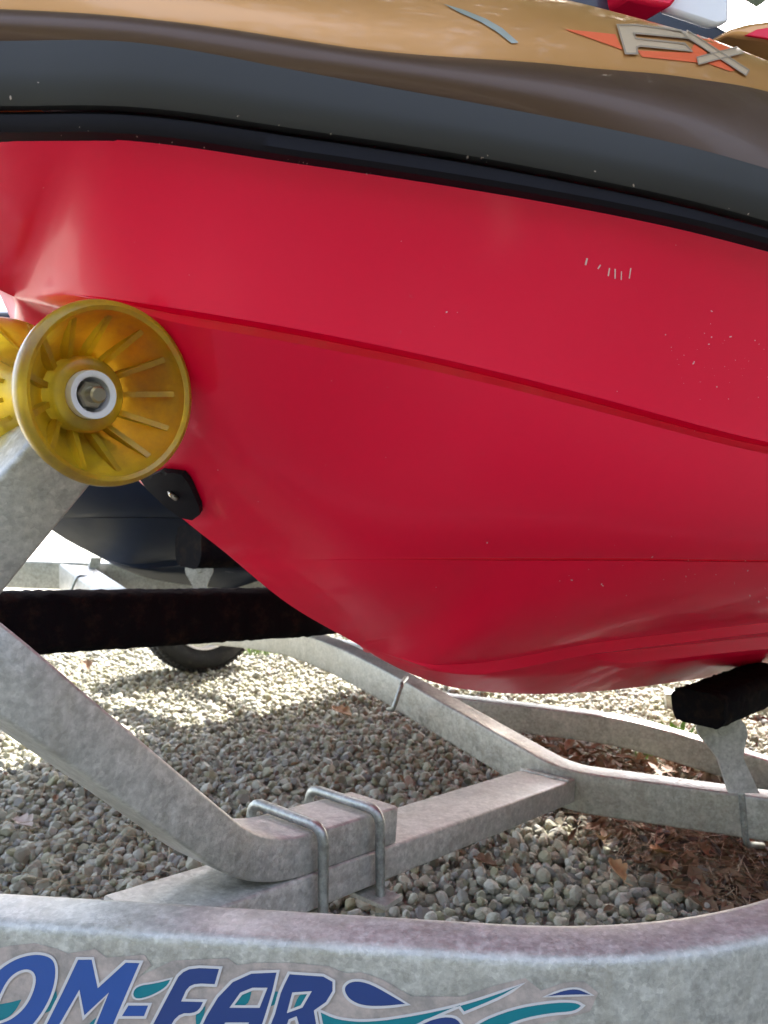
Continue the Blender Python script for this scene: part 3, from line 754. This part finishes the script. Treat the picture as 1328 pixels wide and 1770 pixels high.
leaf(gp(590, 1232, .025), .09, .04, .9, .2, .5, ML[0], 'broad sandy leaf lying in the bright patch of gravel under the hull')
leaf(gp(150, 1152, .02), .07, .035, .3, .6, .8, ML[3], 'reddish brown leaf on the bright gravel left of the tyre')
leaf(gp(40, 1424, .02), .055, .028, 1.1, .2, .6, ML[2], 'pale leaf on gravel at the left edge below the roller arm')
leaf(gp(1140, 1475, .025), .06, .02, 2.0, .4, .7, ML[0], 'long tan leaf bent over the dark litter under the right rail')
leaf(gp(1215, 1470, .03), .035, .016, .7, .7, .7, ML[3], 'small rusty leaf upright in the litter left of the U-bolt')
def litter(n, region, mats_, name, size=(.008, .03)):
    for mi, m in enumerate(mats_):
        bm = bmesh.new()
        for _ in range(n//len(mats_)):
            x, y = region(); c = gp(x, y, random.uniform(.006, .022)); L = random.uniform(*size); w_ = L*random.uniform(.2, .6)
            rt = Matrix.Rotation(random.uniform(0, 6.3), 4, 'Z') @ Matrix.Rotation(random.gauss(0, .5), 4, 'X') @ Matrix.Rotation(random.gauss(0, .5), 4, 'Y')
            vs = [bm.verts.new(c+(rt @ Vector(q))) for q in ((0, -L, 0), (w_, -L*.3, .003), (w_*.7, L*.5, .004), (0, L, 0), (-w_*.8, L*.4, .004), (-w_, -L*.2, .003), (0, 0, -.002))]
            for k in range(6): bm.faces.new((vs[k], vs[(k+1) % 6], vs[6]))
        o = finish(name, bm, m, None, 0); o['kind'] = 'stuff'
def needles(n, region, m, name, L0=.05):
    bm = bmesh.new()
    for _ in range(n):
        x, y = region(); c = gp(x, y, random.uniform(.008, .024)); a = random.uniform(0, 6.3); L = L0*random.uniform(.5, 1.3)
        d = Vector((math.cos(a), math.sin(a), random.gauss(0, .12)))*L; s_ = Vector((-d.y, d.x, 0)).normalized()*L*random.gauss(0, .2)
        sweep(bm, [c-d, c+s_+Vector((0, 0, .003)), c+d], cprof(.0007, 3))
    o = finish(name, bm, m, None, 0); o['kind'] = 'stuff'
def regR():
    while True:
        x = random.uniform(960, 1400); y = random.uniform(1395, 1600)
        lim = 1410+max(0, (x-960))*.50
        if y < lim+random.gauss(0, 22): return x, y
litter(420, regR, [ML[1], ML[1], ML[3], leaf_mat('dark rotted leaf', (.055, .03, .018), (.03, .018, .012))], 'leaf_litter')
needles(500, regR, leaf_mat('pine straw', (.26, .17, .095), (.14, .095, .055)), 'pine_straw')
def regM():
    x = random.uniform(830, 1330); return x, 1255+(x-830)*.16+random.gauss(25, 22)
litter(380, regM, [ML[1], ML[3]], 'leaf_litter', (.01, .035))
litter(120, lambda: (random.uniform(0, 1300), 1130+abs(random.gauss(0, 220))), [ML[1], ML[3]], 'leaf_litter', (.006, .016))
needles(90, lambda: (random.uniform(0, 300), random.uniform(1350, 1560)), leaf_mat('dry grass', (.34, .26, .16), (.25, .18, .10)), 'pine_straw', .04)
gmx = leaf_mat('green weed', (.16, .27, .04), (.09, .17, .03))
def weed(c, n, r, label, h=.05):
    bm = bmesh.new()
    for _ in range(n):
        a = random.uniform(0, 6.3); rr = r*math.sqrt(random.random()); b = c+Vector((rr*math.cos(a), rr*math.sin(a), 0)); L = h*random.uniform(.5, 1.2)
        d = Vector((random.gauss(0, .4), random.gauss(0, .4), 1)).normalized()*L; s_ = Vector((math.cos(a*3), math.sin(a*3), 0))*L*.13
        vs = [bm.verts.new(q) for q in (b-s_*.4, b+s_*.4, b+d*.6+s_, b+d, b+d*.6-s_)]; bm.faces.new(vs)
    o = finish('weed', bm, gmx, None, 0); o['kind'] = 'stuff'
weed(gp(1150, 1290, 0), 160, .16, 'larger green weed patch in the leaf litter between the two right rails')
weed(gp(1222, 1322, 0), 90, .09, 'small green weed beside the foot of the right bunk bracket')
weed(gp(455, 1128, 0), 70, .12, 'small bright green weed on the sunny gravel just right of the tyre', .06)

# ------------------------------------------------------------------ unseen trees added on the near side to darken horizon reflections
wm = mat('woodland leaves', (.07, .10, .025), .6)
wa = N(wm, 'ShaderNodeObjectInfo'); setc(wm, mix(wm, ramp(wm, noise(wm, .6, 5), [(.35, g(0)), (.65, g(1))]), (.045, .075, .02), (.13, .14, .035)))
n = 30000
a = rng.uniform(math.radians(196), math.radians(395), n); rad = rng.uniform(8, 14, n)
blob = np.sin(a*9)*.8+np.sin(a*23+1)*.5
z = rng.uniform(0, 1, n)**.8*(5.5+blob*1.2)
c = np.stack([rad*np.cos(a), rad*np.sin(a), z], 1)
u = rng.normal(size=(n, 3)); u /= np.linalg.norm(u, axis=1)[:, None]; w_ = np.cross(u, rng.normal(size=(n, 3))); w_ /= np.linalg.norm(w_, axis=1)[:, None]
sz = rng.uniform(.12, .38, n)[:, None]
vv = np.stack([c-u*sz, c+w_*sz*.6, c+u*sz, c-w_*sz*.6], 1).reshape(-1, 3)
me = bpy.data.meshes.new('unseen_woodland'); me.vertices.add(n*4); me.vertices.foreach_set('co', vv.reshape(-1).astype(np.float32))
me.loops.add(n*4); me.loops.foreach_set('vertex_index', np.arange(n*4, dtype=np.int32))
me.polygons.add(n); me.polygons.foreach_set('loop_start', np.arange(0, n*4, 4, dtype=np.int32)); me.polygons.foreach_set('loop_total', np.full(n, 4, np.int32))
me.update(calc_edges=True); wo_ = link_mesh('unseen_woodland', me, wm); wo_['kind'] = 'stuff'
n = 36000          # unseen crowns added above the trailer to keep it in the shade
dd_ = rng.normal(size=(n, 3)); dd_ /= np.linalg.norm(dd_, axis=1)[:, None]; dd_ *= rng.random(n)[:, None]**.4
cc = np.array([0.3, -1.5, 0])+np.array(sdir)*(5.2/sdir.z)
c = cc+dd_*np.array([7.5, 3.6, .9]); c[:, 2] += .5*np.sin(c[:, 0]*1.7)*np.cos(c[:, 1]*1.9)
u = rng.normal(size=(n, 3)); u[:, 2] *= .5; u /= np.linalg.norm(u, axis=1)[:, None]; w_ = np.cross(u, rng.normal(size=(n, 3))*np.array([1, 1, .5])); w_ /= np.linalg.norm(w_, axis=1)[:, None]
sz = rng.uniform(.06, .15, n)[:, None]
vv = np.stack([c-u*sz, c+w_*sz*.6, c+u*sz, c-w_*sz*.6], 1).reshape(-1, 3)
me = bpy.data.meshes.new('shade_canopy'); me.vertices.add(n*4); me.vertices.foreach_set('co', vv.reshape(-1).astype(np.float32))
me.loops.add(n*4); me.loops.foreach_set('vertex_index', np.arange(n*4, dtype=np.int32))
me.polygons.add(n); me.polygons.foreach_set('loop_start', np.arange(0, n*4, 4, dtype=np.int32)); me.polygons.foreach_set('loop_total', np.full(n, 4, np.int32))
me.update(calc_edges=True); tc_ = link_mesh('shade_canopy', me, wm); tc_['kind'] = 'stuff'
bm = bmesh.new()
for k in range(30):
    a_ = math.radians(196+199*k/29+random.uniform(-3, 3)); r_ = random.uniform(9, 13)
    sweep(bm, [Vector((r_*math.cos(a_), r_*math.sin(a_), zz)) + Vector((random.gauss(0, .08), random.gauss(0, .08), 0)) for zz in (-.05, 2, 4, 6.5)], cprof(random.uniform(.1, .2), 8))
o = finish('unseen_trunks', bm, mat('bark', (.09, .07, .05), .9), None, 60); o['kind'] = 'stuff'
